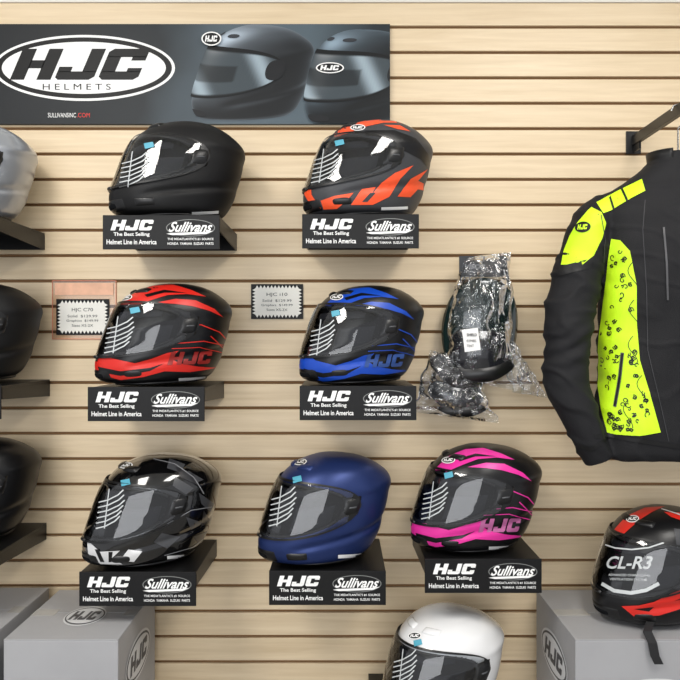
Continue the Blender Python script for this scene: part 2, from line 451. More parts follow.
H = .17
def zs(i): return rows[i][1]+.004
helmet(180, H, zs(0), 17, MBLK, [], (112, 244, 123, 219), badge=False)
org = [(shp([[(.16, .24), (.26, .12), (.40, .04), (.55, .0), (.68, -.01), (.76, .04), (.62, .045), (.48, .09), (.36, .155), (.24, .25)],
             [(.62, .07), (.74, .07), (.82, .13), (.72, .11)]]), ORG),
       (shp([[(.48, .13), (.70, .125), (.86, .20), (.96, .36), (1.0, .55), (.9, .42), (.78, .34), (.6, .30), (.5, .24)]]), BG),
       (shp([[(.02, .66), (.08, .62), (.09, .78), (.16, .92), (.08, .88), (.03, .78)],
             [(.16, .84), (.26, .79), (.40, .76), (.34, .85), (.28, .92), (.18, .93)],
             [(.38, .88), (.46, .72), (.56, .70), (.52, .80), (.60, .66), (.70, .56), (.84, .48), (.74, .62), (.66, .80), (.54, .88)],
             [(.72, .80), (.82, .62), (.96, .52), (.88, .64), (.98, .70), (.98, .76), (.88, .73), (.82, .81)],
             ]), ORG),
       (shp([[(.46, .85), (.52, .76), (.56, .76), (.50, .85)]]), DGREY)]
helmet(369, H, zs(1), 25, DGREY, org, (303, 432, 121, 214), badge=(.43, .10))
helmet(166.5, H, zs(2), 20, SBLK, streak(RED, DRED), (97, 232, 287, 385), badge=(.22, .12), sc=1.01)
helmet(362.5, H, zs(3), 30, SBLK, streak(BLU, DBLU), (302, 421, 290, 387), badge=(.30, .09), sc=.98)
sh = [(shp([[(.62, .02), (.74, .08), (.70, .16), (.60, .12)], [(.76, .14), (.88, .22), (.80, .26)], [(.66, .20), (.80, .30), (.74, .36), (.64, .28)],
            [(.84, .34), (.97, .44), (.94, .52), (.86, .44)], [(.74, .56), (.88, .62), (.78, .68)],
            [(.56, .70), (.70, .74), (.60, .84), (.50, .78)]]), GREY),
      (shp([[(.66, .10), (.80, .17), (.84, .28), (.70, .2)], [(.62, .38), (.74, .46), (.68, .52)], [(.80, .74), (.92, .70), (.86, .84)], [(.88, .5), (.94, .6), (.86, .66)]]), mat('mid_grey_graphic', (36, 36, 39), .3, coat=.5)),
      (shp([[(.02, .76), (.12, .86), (.26, .85), (.20, .92), (.28, .97), (.12, .97), (.03, .88)], [(.32, .84), (.42, .86), (.36, .95), (.26, .94)]]), mat('white_graphic', (205, 205, 205), .3, coat=.5)),
      (shp([[(.08, .84), (.11, .84), (.15, .95), (.12, .95)], [(.18, .86), (.21, .86), (.20, .95), (.18, .95)]]), BG),
      (join(stroke([(.50, .03), (.66, .08), (.80, .2), (.88, .35)], .008), stroke([(.60, .62), (.78, .50), (.95, .47)], .008), stroke([(.58, .90), (.80, .84), (.92, .74)], .006)), mat('silver_graphic', (130, 131, 134), .3, coat=.5))]
helmet(155, H, zs(4), 20, GBLK, sh, (89, 218, 457, 563), badge=(.29, .09), sc=1.02)
helmet(326, H, zs(5), 24, BLUE, [], (261, 388, 453, 562), badge=(.31, .09), sc=1.02, trim=BLUE)
helmet(476.5, H, zs(6), 27, SBLK, streak(PNK, DPNK), (413, 538, 450, 553), badge=(.29, .11))
helmet(-32, H, zs(7), 20, SILV, trim=SILV)
helmet(-27, H, zs(8), 20, MBLK)
helmet(-28, H, zs(9), 20, SBLK)
clr = [(shp([[(.12, .20), (.22, .08), (.38, .0), (.55, -.01), (.44, .05), (.34, .12), (.2, .25)], [(.54, .05), (.68, .06), (.80, .14), (.70, .14), (.6, .10)]]), RED),
       (shp([[(.62, .2), (.85, .24), (.99, .45), (.99, .60), (.85, .56), (.74, .60), (.66, .5)]]), DGREY),
       (shp([[(.20, .84), (.34, .83), (.46, .80), (.60, .73), (.78, .66), (.97, .62), (.94, .76), (.80, .78), (.66, .86), (.5, .91), (.3, .92)]]), RED),
       (shp([[(.30, .86), (.46, .84), (.42, .88)], [(.62, .79), (.8, .72), (.9, .70), (.78, .76)]]), BG),
       (join(stroke([(.62, .66), (.8, .60), (.97, .57)], .012), stroke([(.52, .02), (.72, .10), (.9, .26)], .01)), mat('white_line_graphic', (200, 200, 200), .3))]
hc = helmet(660, .23, .773, 40, SBLK, clr, (600, 718, 507, 622), badge=(.28, .11), tag=False, strip=False, ribs=False, sc=1.02)
hw = helmet(443, .22, .500, 44, WHT, [], (384, 502, 617, 722), badge=(.27, .19), trim=WHT, strip=False)

def extra(e, box, d, items, sc=1.02):
    M = (Matrix.Translation(e.location) @ Matrix.Rotation(e.rotation_euler.z, 4, 'Z') @ Matrix.Scale(sc, 4))
    wv = [M @ Vector(v) for v in SH[0]]+[M @ Vector(v) for v in VM[0]]; nb = len(SH[0])
    bvh = BVHTree.FromPolygons(wv, [tuple(f) for f in SH[1]]+[tuple(i+nb for i in f) for f in VM[1]])
    C = Vector(e.location); pc = (340+C.x/(2.1-d)*F, 340-(C.z-1.5)/(2.1-d)*F); x0, x1, y0, y1 = box
    Mi_ = (Matrix.Translation(e.location) @ Matrix.Rotation(e.rotation_euler.z, 4, 'Z')).inverted()
    for i, (nm, s, m) in enumerate(items):
        project(nm, ([(x0+a*(x1-x0), y0+b*(y1-y0)) for a, b in s[0]], s[1]), m, bvh, C, pc, e, Mi_, off=.0012+.0005*i, cell=2.5)
def vflip(s, top, bot): return [(a, bot-b*(bot-top)) for a, b in s[0]], s[1]
extra(hc, (600, 718, 507, 622), .23, [
    ('visor_print_border', join(stroke([(.05, .33), (.14, .36), (.28, .375), (.42, .36), (.54, .32)], .012), stroke([(.03, .66), (.14, .715), (.28, .73), (.40, .705), (.50, .65)], .03)), SILVER),
    ('visor_print_text', vflip(text('CL-R3', .07, .0, .38, 1.0, .02, .3), .43, .535), SILVER),
    ('visor_print_small', join(vflip(text('ADVANCED CHANNELING', .09, .0, .34, 1.0, .01), .575, .595), vflip(text('VENTILATION SYSTEM', .10, .0, .30, 1.0, .01), .61, .63)), SILVER)])
strap = [Vector((X(652, .33), -.33, .80)), Vector((X(650, .40), -.385, .785)), Vector((X(652, .40), -.402, .765)), Vector((X(654, .40), -.404, .735)), Vector((X(658, .40), -.404, .715))]
Mi = (Matrix.Translation(hc.location) @ Matrix.Rotation(hc.rotation_euler.z, 4, 'Z')).inverted()
V = []
for p in strap: V += [Mi @ (p+Vector((-.011, 0, 0))), Mi @ (p+Vector((.011, 0, 0)))]
so = new_obj('chin_strap', V, [(2*i, 2*i+1, 2*i+3, 2*i+2) for i in range(len(strap)-1)], mat('strap_webbing', (24, 24, 26), .8), hc)
md = so.modifiers.new('s', 'SOLIDIFY'); md.thickness = .002

# ---------------------------------------------------------------- cardboard boxes
CARD = mat('grey_carton', (158, 158, 160), .55, var=.05, vscale=6)
CARDL = mat('carton_print_light', (206, 207, 208), .55)
CARDD = mat('carton_print_dark', (74, 75, 80), .55)
TAPE = mat('packing_tape', (168, 167, 164), .2)
def logo(e, o, ex, ey, w, cx, cy, asp=.42):
    h = w*asp
    flat('logo_ring', shp([ell(cx, cy, w/2, h/2)]), CARDL, o, ex, ey, .0012, e)
    flat('logo_line', shp([ell(cx, cy, w/2*.94, h/2*.88)]), CARDD, o, ex, ey, .0016, e)
    flat('logo_field', shp([ell(cx, cy, w/2*.88, h/2*.78)]), CARDL, o, ex, ey, .0020, e)
    flat('logo_letters', hjc(cx-w*.35, cy-h*.22, w*.72, h*.44), CARDD, o, ex, ey, .0024, e)
def carton(x0, x1, z0, z1, y0=-.39, y1=-.05, toplogo=True):
    e = empty('cardboard_box', ((x0+x1)/2, (y0+y1)/2, z0))
    w = (x1-x0)/2; dp = (y1-y0)/2; h = z1-z0
    boxes('carton', [(-w, w, -dp, dp, 0, h-.003)], CARD, e, bevel=.002)
    boxes('flaps', [(-w, w, -dp, -.001, h-.003, h), (-w, w, .001, dp, h-.003, h)], CARD, e, bevel=.0008)
    logo(e, (-w, -dp, 0), (1, 0, 0), (0, 0, 1), w*1.2, w, h*.62)
    logo(e, (w, -dp, 0), (0, 1, 0), (0, 0, 1), dp*1.35, dp, h*.70, .5)
    logo(e, (-w, dp, 0), (0, -1, 0), (0, 0, 1), dp*1.35, dp, h*.70, .5)
    if toplogo: logo(e, (-w, -dp, h), (1, 0, 0), (0, 1, 0), .105, w*1.05, dp*.85, 1.25)
    boxes('tape', [(-w, -w*.55, -.022, .022, h, h+.0004), (w*.75, w, -.022, .022, h, h+.0004)], TAPE, e)
    flat('spec_print', join(text('SIZE  M   COLOR  BLACK', .02, .04, w*1.2, .012, .01), text('HELMET CARTON', .02, .065, w*.9, .014, .01)), CARDD, (-w, -dp, 0), off=.0005, parent=e)
    return e
for z0, z1, tl in ((0, .384, False), (.3865, .768, True)):
    carton(-.822, -.542, z0, z1, toplogo=tl); carton(-1.14, -.86, z0, z1, -.37, -.03, toplogo=tl); carton(.575, .975, z0, z1, toplogo=False)

# ---------------------------------------------------------------- banner
def grad():
    m = bpy.data.materials.new('banner_print'); m.use_nodes = True; nt = m.node_tree; b = nt.nodes['Principled BSDF']
    tc = nt.nodes.new('ShaderNodeTexCoord'); sp = nt.nodes.new('ShaderNodeSeparateXYZ'); n = nt.nodes.new('ShaderNodeTexNoise')
    n.inputs['Scale'].default_value = 2.5; n.inputs['Detail'].default_value = 3
    r = nt.nodes.new('ShaderNodeValToRGB'); e = r.color_ramp.elements
    e[0].position = 0; e[0].color = (*lin((34, 36, 38)), 1); e[1].position = 1; e[1].color = (*lin((40, 46, 50)), 1)
    k1 = r.color_ramp.elements.new(.42); k1.color = (*lin((42, 46, 49)), 1); k2 = r.color_ramp.elements.new(.60); k2.color = (*lin((86, 98, 106)), 1)
    k3 = r.color_ramp.elements.new(.82); k3.color = (*lin((84, 97, 105)), 1)
    mr = nt.nodes.new('ShaderNodeMapRange'); mr.inputs[1].default_value = -.6; mr.inputs[2].default_value = .6
    ad = nt.nodes.new('ShaderNodeMath'); ad.operation = 'MULTIPLY_ADD'; ad.inputs[1].default_value = .3
    nt.links.new(tc.outputs['Object'], sp.inputs[0]); nt.links.new(sp.outputs[0], mr.inputs[0])
    nt.links.new(tc.outputs['Object'], n.inputs[0]); nt.links.new(n.outputs[0], ad.inputs[0]); nt.links.new(mr.outputs[0], ad.inputs[2])
    sb = nt.nodes.new('ShaderNodeMath'); sb.operation = 'SUBTRACT'; sb.inputs[1].default_value = .15
    nt.links.new(ad.outputs[0], sb.inputs[0]); nt.links.new(sb.outputs[0], r.inputs[0]); nt.links.new(r.outputs[0], b.inputs['Base Color'])
    b.inputs['Roughness'].default_value = .5; b.inputs['Specular IOR Level'].default_value = .25
    return m
bd = .012
bx0, bx1, bz0, bz1 = X(-16, bd), X(390, bd), Z(124, bd), Z(24, bd)
be = empty('wall_banner', ((bx0+bx1)/2, -.006, (bz0+bz1)/2))
bw, bh = (bx1-bx0)/2, (bz1-bz0)/2
boxes('panel', [(-bw, bw, -.006, .005, -bh, bh)], grad(), be)
kk = (2.1-bd)/F
bo = (-bw, -.006, -bh)
def BP(s): return [((a+16)*kk, (124-b)*kk) for a, b in s[0]], s[1]
flat('logo_outer', BP(shp([ell(84, 68, 91, 33, 80)])), WHITE, bo, off=.0005, parent=be)
flat('logo_ring', BP(shp([ell(84, 68, 88, 30.5, 80)])), BLACKP, bo, off=.001, parent=be)
flat('logo_field', BP(shp([ell(84, 68, 82, 26, 80)])), WHITE, bo, off=.0015, parent=be)
flat('logo_letters', BP(hjc(10, 80, 145, -31, .3)), BLACKP, bo, off=.002, parent=be)
flat('logo_sub', BP(text('H E L M E T S', 43, 90, 68, -6, .0)), BLACKP, bo, off=.002, parent=be)
flat('web_address', BP(text('SULLIVANSINC', 48, 117.5, 28, -4.5, .0)), WHITE, bo, off=.001, parent=be)
flat('web_address_com', BP(text('.COM', 77, 117.5, 13, -4.5, .0)), mat('print_red', (210, 40, 30), .5), bo, off=.001, parent=be)
def printmat():
    m = bpy.data.materials.new('photo_print'); m.use_nodes = True; nt = m.node_tree
    a = nt.nodes.new('ShaderNodeAttribute'); a.attribute_name = 'ink'
    nt.links.new(a.outputs['Color'], nt.nodes['Principled BSDF'].inputs['Base Color']); nt.nodes['Principled BSDF'].inputs['Roughness'].default_value = .5
    nt.nodes['Principled BSDF'].inputs['Specular IOR Level'].default_value = .25
    return m
PM = printmat()
def pgrid(th0, th1, t0, t1, off, n=16):
    a = np.linspace(0, 1, n); A, B = np.meshgrid(a, a)
    # rounded outline
    a2 = (A*2-1)*np.sqrt(1-(B*2-1)**2*.45); b2 = (B*2-1)*np.sqrt(1-(A*2-1)**2*.45)
    P = surf(math.radians(th0)+(a2+1)/2*math.radians(th1-th0), t0+(b2+1)/2*(t1-t0), off)
    return P.reshape(-1, 3).tolist(), gridfaces(n, n, False)
def printed(cx, cy, wpx, yaw, pitch, roll, tone, lay0):
    """flat printed picture of a helmet on the banner"""
    R = Matrix.Rotation(math.radians(roll), 3, 'Y') @ Matrix.Rotation(math.radians(pitch), 3, 'X') @ Matrix.Rotation(math.pi+math.radians(yaw), 3, 'Z')
    R = np.array(R); L = np.array((-.45, -.45, .77)); L = L/np.linalg.norm(L)
    sc = wpx/.36
    parts = [('printed_shell', SH[0], SH[1], 0, 's'), ('printed_visor', VM[0], VM[1], 1, 'v')]
    for nm, a in (('printed_chin_vent', (-20, 20, .10, .17, .001)), ('printed_pivot', (78, 98, .40, .57, .008)), ('printed_pivot_b', (-98, -78, .40, .57, .008)), ('printed_vent', (10, 34, .785, .83, .002)), ('printed_vent_b', (-34, -10, .785, .83, .002))):
        v, f = pgrid(*a); parts.append((nm, v, f, 2, 'd'))
    for nm, Vv, Fc, lay, kind in parts:
        P = np.array(Vv) @ R.T
        me = bpy.data.meshes.new(nm); me.from_pydata(P.tolist(), [], [tuple(f) for f in Fc]); me.update()
        nr = np.array([v.normal[:] for v in me.vertices]); bpy.data.meshes.remove(me)
        lam = np.clip(nr @ L, 0, 1); rim = np.clip(1+nr[:, 1], 0, 1)
        keep = [f for f in Fc if len(f) < 10 and np.mean([nr[i][1] for i in f]) < -.03]
        if not keep: continue
        col = np.zeros((len(P), 4)); col[:, 3] = 1
        for i in range(len(P)):
            if kind == 's':
                c = np.array(tone)*(.05+.55*lam[i]**2.2+2.2*lam[i]**22+.8*rim[i]**4)
            elif kind == 'v':
                if VM[4][i] < .07 or VM[4][i] > .90 or VM[3][i] > .93: c = np.array((.004, .005, .006))
                else:
                    v = VM[4][i]; g = VM[3][i]
                    c = np.array((.05, .065, .075))+np.array((.26, .32, .36))*max(0, math.sin(P[i, 0]*30+P[i, 2]*14+.6))**3
                    if .28 < v < .62 and g < .5: c = c*.35          # dark interior behind the shield
                    c = c+.5*lam[i]**16
            else: c = np.array((.010, .011, .013))*(1+3*lam[i]**4)
            col[i, :3] = c
        X0 = (cx+16)*kk; Z0 = (124-cy)*kk
        V = [(-bw+X0+p[0]*sc*kk, -.0072-lay0*.0035-lay*.0010+p[1]*.0015, -bh+Z0+p[2]*sc*kk) for p in P]
        me = bpy.data.meshes.new(nm); me.from_pydata(V, [], [tuple(f) for f in keep])
        at = me.color_attributes.new('ink', 'FLOAT_COLOR', 'POINT'); at.data.foreach_set('color', col.reshape(-1))
        bm = bmesh.new(); bm.from_mesh(me)
        for co, no in (((bw-.001, 0, 0), (1, 0, 0)), ((0, 0, bh-.001), (0, 0, 1)), ((0, 0, -bh+.001), (0, 0, -1))):
            bmesh.ops.bisect_plane(bm, geom=bm.verts[:]+bm.edges[:]+bm.faces[:], plane_co=co, plane_no=no, clear_outer=True)
        if not bm.faces: bm.free(); continue
        bm.to_mesh(me); bm.free(); me.materials.append(PM)
        o = bpy.data.objects.new(nm, me); scn.collection.objects.link(o); o.parent = be
printed(253, 73, 124, 24, 6, 0, (.17, .20, .23), 0)
printed(359, 78, 124, 46, 4, 0, (.09, .12, .145), 1)
flat('printed_badges', BP(shp([ell(212, 40, 10, 7), ell(330, 69, 14, 5.5)])), WHITE, bo, off=.0095, parent=be)
flat('printed_badges_in', BP(shp([ell(212, 40, 8.6, 5.8), ell(330, 69, 12.6, 4.4)])), BLACKP, bo, off=.0098, parent=be)
flat('printed_badges_txt', BP(join(hjc(205.5, 43, 13, -6), hjc(320, 71.5, 20, -5))), WHITE, bo, off=.0101, parent=be)

# ---------------------------------------------------------------- price cards
def card(x0, x1, y0, y1, title, sleeve=False):
    d = .006; e = empty('price_sign', (X(x0, d), -.001, Z(y1, d))); kx = (2.1-d)/F
    w, h = (x1-x0)*kx, (y1-y0)*kx
    if sleeve:
        boxes('plastic_sleeve', [(-.012, w+.02, -.0015, -.0005, -.012, h+.055)], clear_mat('sleeve_plastic', (.95, .90, .87), 1.4, .2), e)
        tube('sleeve_edge', [(-.012, -.002, -.012), (w+.02, -.002, -.012), (w+.02, -.002, h+.055), (-.012, -.002, h+.055)], .0014, mat('sleeve_edge_pink', (228, 140, 112), .4), e, True)
        boxes('sleeve_header', [(-.004, w+.012, -.0026, -.0018, h+.012, h+.048)], mat('faded_price_strip', (232, 180, 148), .5, var=.12, vscale=30), e)
    boxes('card', [(0, w, -.0035, -.002, 0, h)], BLACKP, e)
    m_ = .013; PW = mat('paper_white', (240, 238, 230), .7)
    boxes('card_face', [(m_, w-m_, -.0050, -.0034, m_, h-m_)], PW, e)
    tri = []
    nx, ny = 12, 8; sx = (w-2*m_)/nx; sy = (h-2*m_)/ny; sp = .009
    for i in range(nx):
        a = m_+i*sx
        tri.append([(a, m_), (a+sx/2, m_-sp), (a+sx, m_)]); tri.append([(a, h-m_), (a+sx/2, h-m_+sp), (a+sx, h-m_)])
    for i in range(ny):
        a = m_+i*sy
        tri.append([(m_, a), (m_-sp, a+sy/2), (m_, a+sy)]); tri.append([(w-m_, a), (w-m_+sp, a+sy/2), (w-m_, a+sy)])
    flat('card_star_edge', shp(tri), PW, (0, -.0035, 0), off=.0010, parent=e)
    flat('price_text', join(text(title, w*.30, h*.63, w*.40, h*.12, .0), text('Solid  $129.99', w*.22, h*.48, w*.56, h*.08), text('Graphics  $149.99', w*.2, h*.35, w*.6, h*.08), text('Sizes XS-2X', w*.3, h*.23, w*.4, h*.07)), BLACKP, (0, -.0050, 0), off=.0008, parent=e)
card(56, 109, 299, 335, 'HJC C70', True)
card(251, 303, 284, 319, 'HJC i10')

# ---------------------------------------------------------------- jacket
JD = .28; JX = X(678, JD); jk = (2.1-JD)/F
body = [(457, 78, .085), (450, 82, .095), (430, 83, .10), (380, 80, .10), (320, 77, .105), (270, 76, .11), (240, 79, .105), (218, 83, .095), (204, 82, .084), (193, 70, .076), (184, 54, .068), (175, 40, .063), (166, 30, .060), (154, 26, .056)]
V = []; Fc = []; nr = 56
for j, (py, hw_, dy) in enumerate(body):
    for i in range(nr):
        a = 2*math.pi*i/nr; c, s = math.cos(a), math.sin(a)
        V.append((hw_*jk*math.copysign(abs(c)**.75, c), dy*math.copysign(abs(s)**.85, s), Z(py, JD)))
for j in range(len(body)-1):
    for i in range(nr): Fc.append((j*nr+i, j*nr+(i+1) % nr, (j+1)*nr+(i+1) % nr, (j+1)*nr+i))
Fc.append(tuple(range(nr))[::-1]); Fc.append(tuple((len(body)-1)*nr+i for i in range(nr)))
slv = [(628, 204, .040, 0), (606, 213, .054, 0), (590, 232, .060, 0), (579, 265, .060, -.008), (568, 305, .063, -.014), (563, 345, .060, -.022), (565, 385, .053, -.03), (576, 420, .046, -.036), (587, 444, .041, -.038), (594, 459, .037, -.038)]
def interp(lst, n):
    A = np.array(lst, float); s = np.linspace(0, len(A)-1, n); return [[np.interp(v, range(len(A)), A[:, c]) for c in range(A.shape[1])] for v in s]
S2 = interp(slv, 30)
for sgn in (1, -1):
    b0 = len(V); C3 = [Vector(((p[0]-678)*jk*sgn, p[3], Z(p[1], JD))) for p in S2]
    for j, c in enumerate(C3):
        tg = (C3[min(j+1, len(C3)-1)]-C3[max(j-1, 0)]).normalized(); nn = tg.cross(Vector((0, 1, 0))).normalized(); bb = nn.cross(tg)
        for i in range(32):
            a = 2*math.pi*i/32; V.append(c+(nn*math.cos(a)+bb*math.sin(a)*.95)*S2[j][2])
    for j in range(len(C3)-1):
        for i in range(32):
            q = (b0+j*32+i, b0+j*32+(i+1) % 32, b0+(j+1)*32+(i+1) % 32, b0+(j+1)*32+i)
            Fc.append(q if sgn == 1 else q[::-1])
    Fc.append(tuple(b0+i for i in range(32))); Fc.append(tuple(b0+(len(C3)-1)*32+i for i in range(32)))
tmp = new_obj('tmp', V, Fc, BLACK)
bmx = bmesh.new(); bmx.from_mesh(tmp.data); bmesh.ops.recalc_face_normals(bmx, faces=bmx.faces[:]); bmx.to_mesh(tmp.data); bmx.free()
rm = tmp.modifiers.new('r', 'REMESH'); rm.mode = 'VOXEL'; rm.voxel_size = .005
smm = tmp.modifiers.new('s', 'SMOOTH'); smm.iterations = 5; smm.factor = .6
dg = bpy.context.evaluated_depsgraph_get(); jm = bpy.data.meshes.new_from_object(tmp.evaluated_get(dg)); bpy.data.objects.remove(tmp)
je = empty('motorcycle_jacket', (JX, -JD, 0))
nrm = [v.normal.copy() for v in jm.vertices]
for v, n_ in zip(jm.vertices, nrm):
    p = v.co; ax = abs(p.x)
    slevew = 1 if ax > .20 else .5
    w1 = noise.noise(Vector((p.x*7, p.y*4, p.z*16)))*.008*slevew
    w2 = noise.noise(Vector((p.x*16+5, p.y*8, p.z*9)))*.006
    rg = 1-abs(noise.noise(Vector((p.x*10+p.z*9, p.y*6, p.z*15+3))))*2
    w3 = max(0, rg-.6)*.012*slevew
    f = math.sin(p.z*115+ax*60+noise.noise(p*9)*4)*.003*max(0, 1-abs(p.z-Z(345, JD))/.12) if ax > .21 else 0
    v.co = p+n_*(w1+w2+w3+f)
jm.materials.clear()
FAB = mat('black_textile', (18, 18, 21), .75, spec=.35, bump=.25, bscale=500)
jm.materials.append(FAB); jm.polygons.foreach_set('use_smooth', [True]*len(jm.polygons))
jo = bpy.data.objects.new('body_and_sleeves', jm); scn.collection.objects.link(jo); jo.parent = je
JM = Matrix.Translation(je.location)
jb = BVHTree.FromPolygons([JM @ v.co for v in jm.vertices], [tuple(p.vertices) for p in jm.polygons])
JC = Vector((JX, -JD-.08, Z(300, JD))); jp = (340+JX/(2.1-.36)*F, 340-(JC.z-1.5)/(2.1-.36)*F)
HV = mat('hi_vis_yellow', (200, 245, 22), .6, bump=.15, bscale=500)
ZIP = mat('zip_grey', (70, 70, 72), .4); FAB2 = mat('black_leather_panel', (11, 11, 12), .5, spec=.35)
def JP(nm, s, m, off=.0015, cell=5): return project(nm, s, m, jb, JC, jp, je, JM.inverted(), off=off, cell=cell)
chest = [(610, 238), (620, 240), (630, 251), (637, 285), (637, 325), (640, 360), (650, 392), (661, 431), (640, 435), (606, 436), (599, 415), (593, 390), (593, 350), (598, 315), (603, 282), (606, 258)]
JP('chest_panel', shp([chest]), HV)
JP('chest_panel_far', shp([[(1356-a, b) for a, b in chest]]), HV)
JP('sleeve_panel', shp([[(566, 234), (576, 219), (589, 205), (600, 211), (605, 222), (601, 238), (593, 255), (582, 264), (558, 264), (560, 248)]]), HV)
JP('shoulder_panel', shp([[(594, 200), (612, 190), (632, 181), (641, 177), (645, 190), (628, 199), (610, 209), (602, 212)]]), HV, .0018)
JP('shoulder_stripes', shp([[(606, 192), (608, 191), (614, 208), (612, 209)], [(619, 186.5), (621, 185.5), (628, 200), (626, 201)]]), FAB2, .0026)
JP('sleeve_band', shp([[(556, 266), (592, 258), (590, 268), (554, 276)]]), FAB2, .0016)
JP('sleeve_badge', shp([ell(581, 226, 8.5, 5.5)]), BLACKP, .0026, 3)
JP('sleeve_badge_text', hjc(575.5, 228.5, 11, -5), HV, .0032, 3)
JP('hem_trim', shp([[(595, 434), (640, 438), (700, 446), (700, 450), (640, 442), (595, 438)]]), FAB2, .002)
def inside(p, poly):
    c = False; j = len(poly)-1
    for i in range(len(poly)):
        if (poly[i][1] > p[1]) != (poly[j][1] > p[1]) and p[0] < (poly[j][0]-poly[i][0])*(p[1]-poly[i][1])/(poly[j][1]-poly[i][1])+poly[i][0]: c = not c
        j = i
    return c
curl = []
cnt = 0
while cnt < 78:
    cx, cy = random.uniform(596, 656), random.uniform(246, 432)
    if not all(inside((cx+a, cy+b), chest) for a, b in ((5, 0), (-5, 0), (0, 5), (0, -5))): continue
    if cy < 400 and random.random() > .25+.75*(cx-596)/42: continue
    r = random.uniform(1.8, 3.8); ph = random.uniform(0, 6.28); sg = random.choice((-1, 1))
    curl.append(stroke([(cx+r*(1-q/12)*math.cos(ph+sg*q*.55), cy+r*(1-q/12)*math.sin(ph+sg*q*.55)) for q in range(11)], .9))
    if random.random() < .6:
        for q in range(4):
            an = q*1.57+ph; curl.append(shp([ell(cx+1.3*math.cos(an), cy+1.3*math.sin(an), .9, .9, 7)]))
    cnt += 1
for x0_, y0_ in ((633, 262), (634, 300), (633, 336), (642, 375), (628, 400)):
    curl.append(stroke([(x0_-5*math.sin(q*.5), y0_+q*2.8) for q in range(11)], .7))
JP('floral_print', join(*curl), FAB2, .0024, 8)
JP('pocket_zip', stroke([(622, 353), (619, 380), (614, 408)], 3.6), ZIP, .0032)
JP('pocket_zip_teeth', stroke([(622, 354), (619, 380), (614, 407)], 1.8), BLACKP, .0042)
JP('chest_zip', stroke([(664, 228), (667, 262), (668, 300)], 2.0), ZIP, .003)
JP('front_zip', stroke([(696, 178), (697, 300), (697, 450)], 3), ZIP, .003)
JP('seam_1', stroke([(645, 200), (643, 230), (647, 290), (648, 350), (660, 400), (669, 440)], .8), mat('seam_grey', (44, 44, 47), .6), .002)
JP('seam_2', stroke([(600, 214), (604, 240), (602, 262)], .8), MATS['seam_grey'], .002)
JP('cuff_strap', stroke([(577, 446), (590, 450), (606, 440)], 4), FAB2, .002)
cl = []; n = 40
for j in range(4):
    for i in range(n+1):
        a = math.radians(-60)+math.radians(300)*i/n; rr = 1.04+.03*j
        cl.append((27*jk*rr*math.cos(a), .058*rr*math.sin(a), Z(173-j*6.5, JD)))
co = new_obj('collar', cl, gridfaces(n+1, 4, False), FAB2, je, True)
md = co.modifiers.new('s', 'SOLIDIFY'); md.thickness = .006
AZ = 2.095
tube('hanger_hook', [(0, 0, Z(165, JD)), (0, 0, AZ-.045), (.016, 0, AZ-.028), (.020, 0, AZ-.002), (.012, 0, AZ+.014), (0, 0, AZ+.0185), (-.012, 0, AZ+.014), (-.018, 0, AZ)], .0022, mat('hanger_wire', (150, 150, 150), .25, metal=1), je)

ae = empty('display_arm', (JX, 0, AZ))
boxes('wall_plate', [(-.022, .022, -.006, 0, -.038, .03)], BLACK, ae, bevel=.001)
boxes('arm', [(-.007, .007, -.40, -.004, -.014, .0155)], BLACK, ae, bevel=.001)
boxes('end_stop', [(-.007, .007, -.405, -.395, -.014, .04)], BLACK, ae, bevel=.001)
boxes('gusset', [(-.003, .003, -.05, -.004, -.034, -.012)], BLACK, ae)

# ---------------------------------------------------------------- hanging packages
BAG = clear_mat('clear_bag', (.92, .93, .94), 1.42, .14, bump=1.0, bscale=20, boost=.06)
def bag(e, pts, d, th, seed):
    tl, tr, br, bl = pts; n = 34
    for side in (1, -1):
        V = []
        for j in range(n+1):
            for i in range(n+1):
                u, v = i/n, j/n
                a = ((tl[0]*(1-u)+tr[0]*u)*(1-v)+(bl[0]*(1-u)+br[0]*u)*v, (tl[1]*(1-u)+tr[1]*u)*(1-v)+(bl[1]*(1-u)+br[1]*u)*v)
                bul = (math.sin(math.pi*u)*math.sin(math.pi*v))**.6 if 0 < u < 1 and 0 < v < 1 else 0
                nz = noise.noise(Vector((u*5+seed, v*5, side)))*.014+noise.noise(Vector((u*13+seed, v*11, side)))*.007
                ex_ = noise.noise(Vector((u*3+seed, v*6, 9)))*5
                V.append((X(a[0]+ex_, d)-e.location.x, -(d+side*th*bul)-nz*(.4+bul)-e.location.y, Z(a[1], d)-e.location.z))
        new_obj('bag_sheet', V, gridfaces(n+1, n+1, False), BAG, e, True)
def shield(e, cx, cy, rw, rh, d, bend, m, name, rot=0, cut=0.0):
    n = 26; V = []
    for j in range(n+1):
        for i in range(n+1):
            a, b = 2*i/n-1, 2*j/n-1
            u = a*math.sqrt(1-b*b*.45); v = b*math.sqrt(1-a*a*.45)+cut*(a*a)
            uu = u*math.cos(rot)-v*math.sin(rot)*rh/rw; vv = u*math.sin(rot)*rw/rh+v*math.cos(rot)
            y = -(d+bend*(1-u*u*.9)*(1-.35*v*v))
            V.append((X(cx+uu*rw, d)-e.location.x, y-e.location.y, Z(cy+vv*rh, d)-e.location.z))
    o = new_obj(name, V, gridfaces(n+1, n+1, False), m, e, True)
    q = o.modifiers.new('s', 'SOLIDIFY'); q.thickness = .003
    return o
DG = mat('dark_green_visor', (26, 42, 40), .12, coat=1)
e1 = empty('packaged_visor', (X(482, .07), -.07, Z(300, .07)))
shield(e1, 479, 329, 37, 50, .045, .05, DG, 'tinted_visor', .12)
shield(e1, 480, 352, 31, 22, .068, .045, mat('visor_frame_dark', (34, 35, 39), .2, coat=.8), 'visor_lower_lip', .1, -.2)
shield(e1, 484, 373, 30, 8, .080, .03, BLACK, 'visor_edge_strip', -.1, -.6)
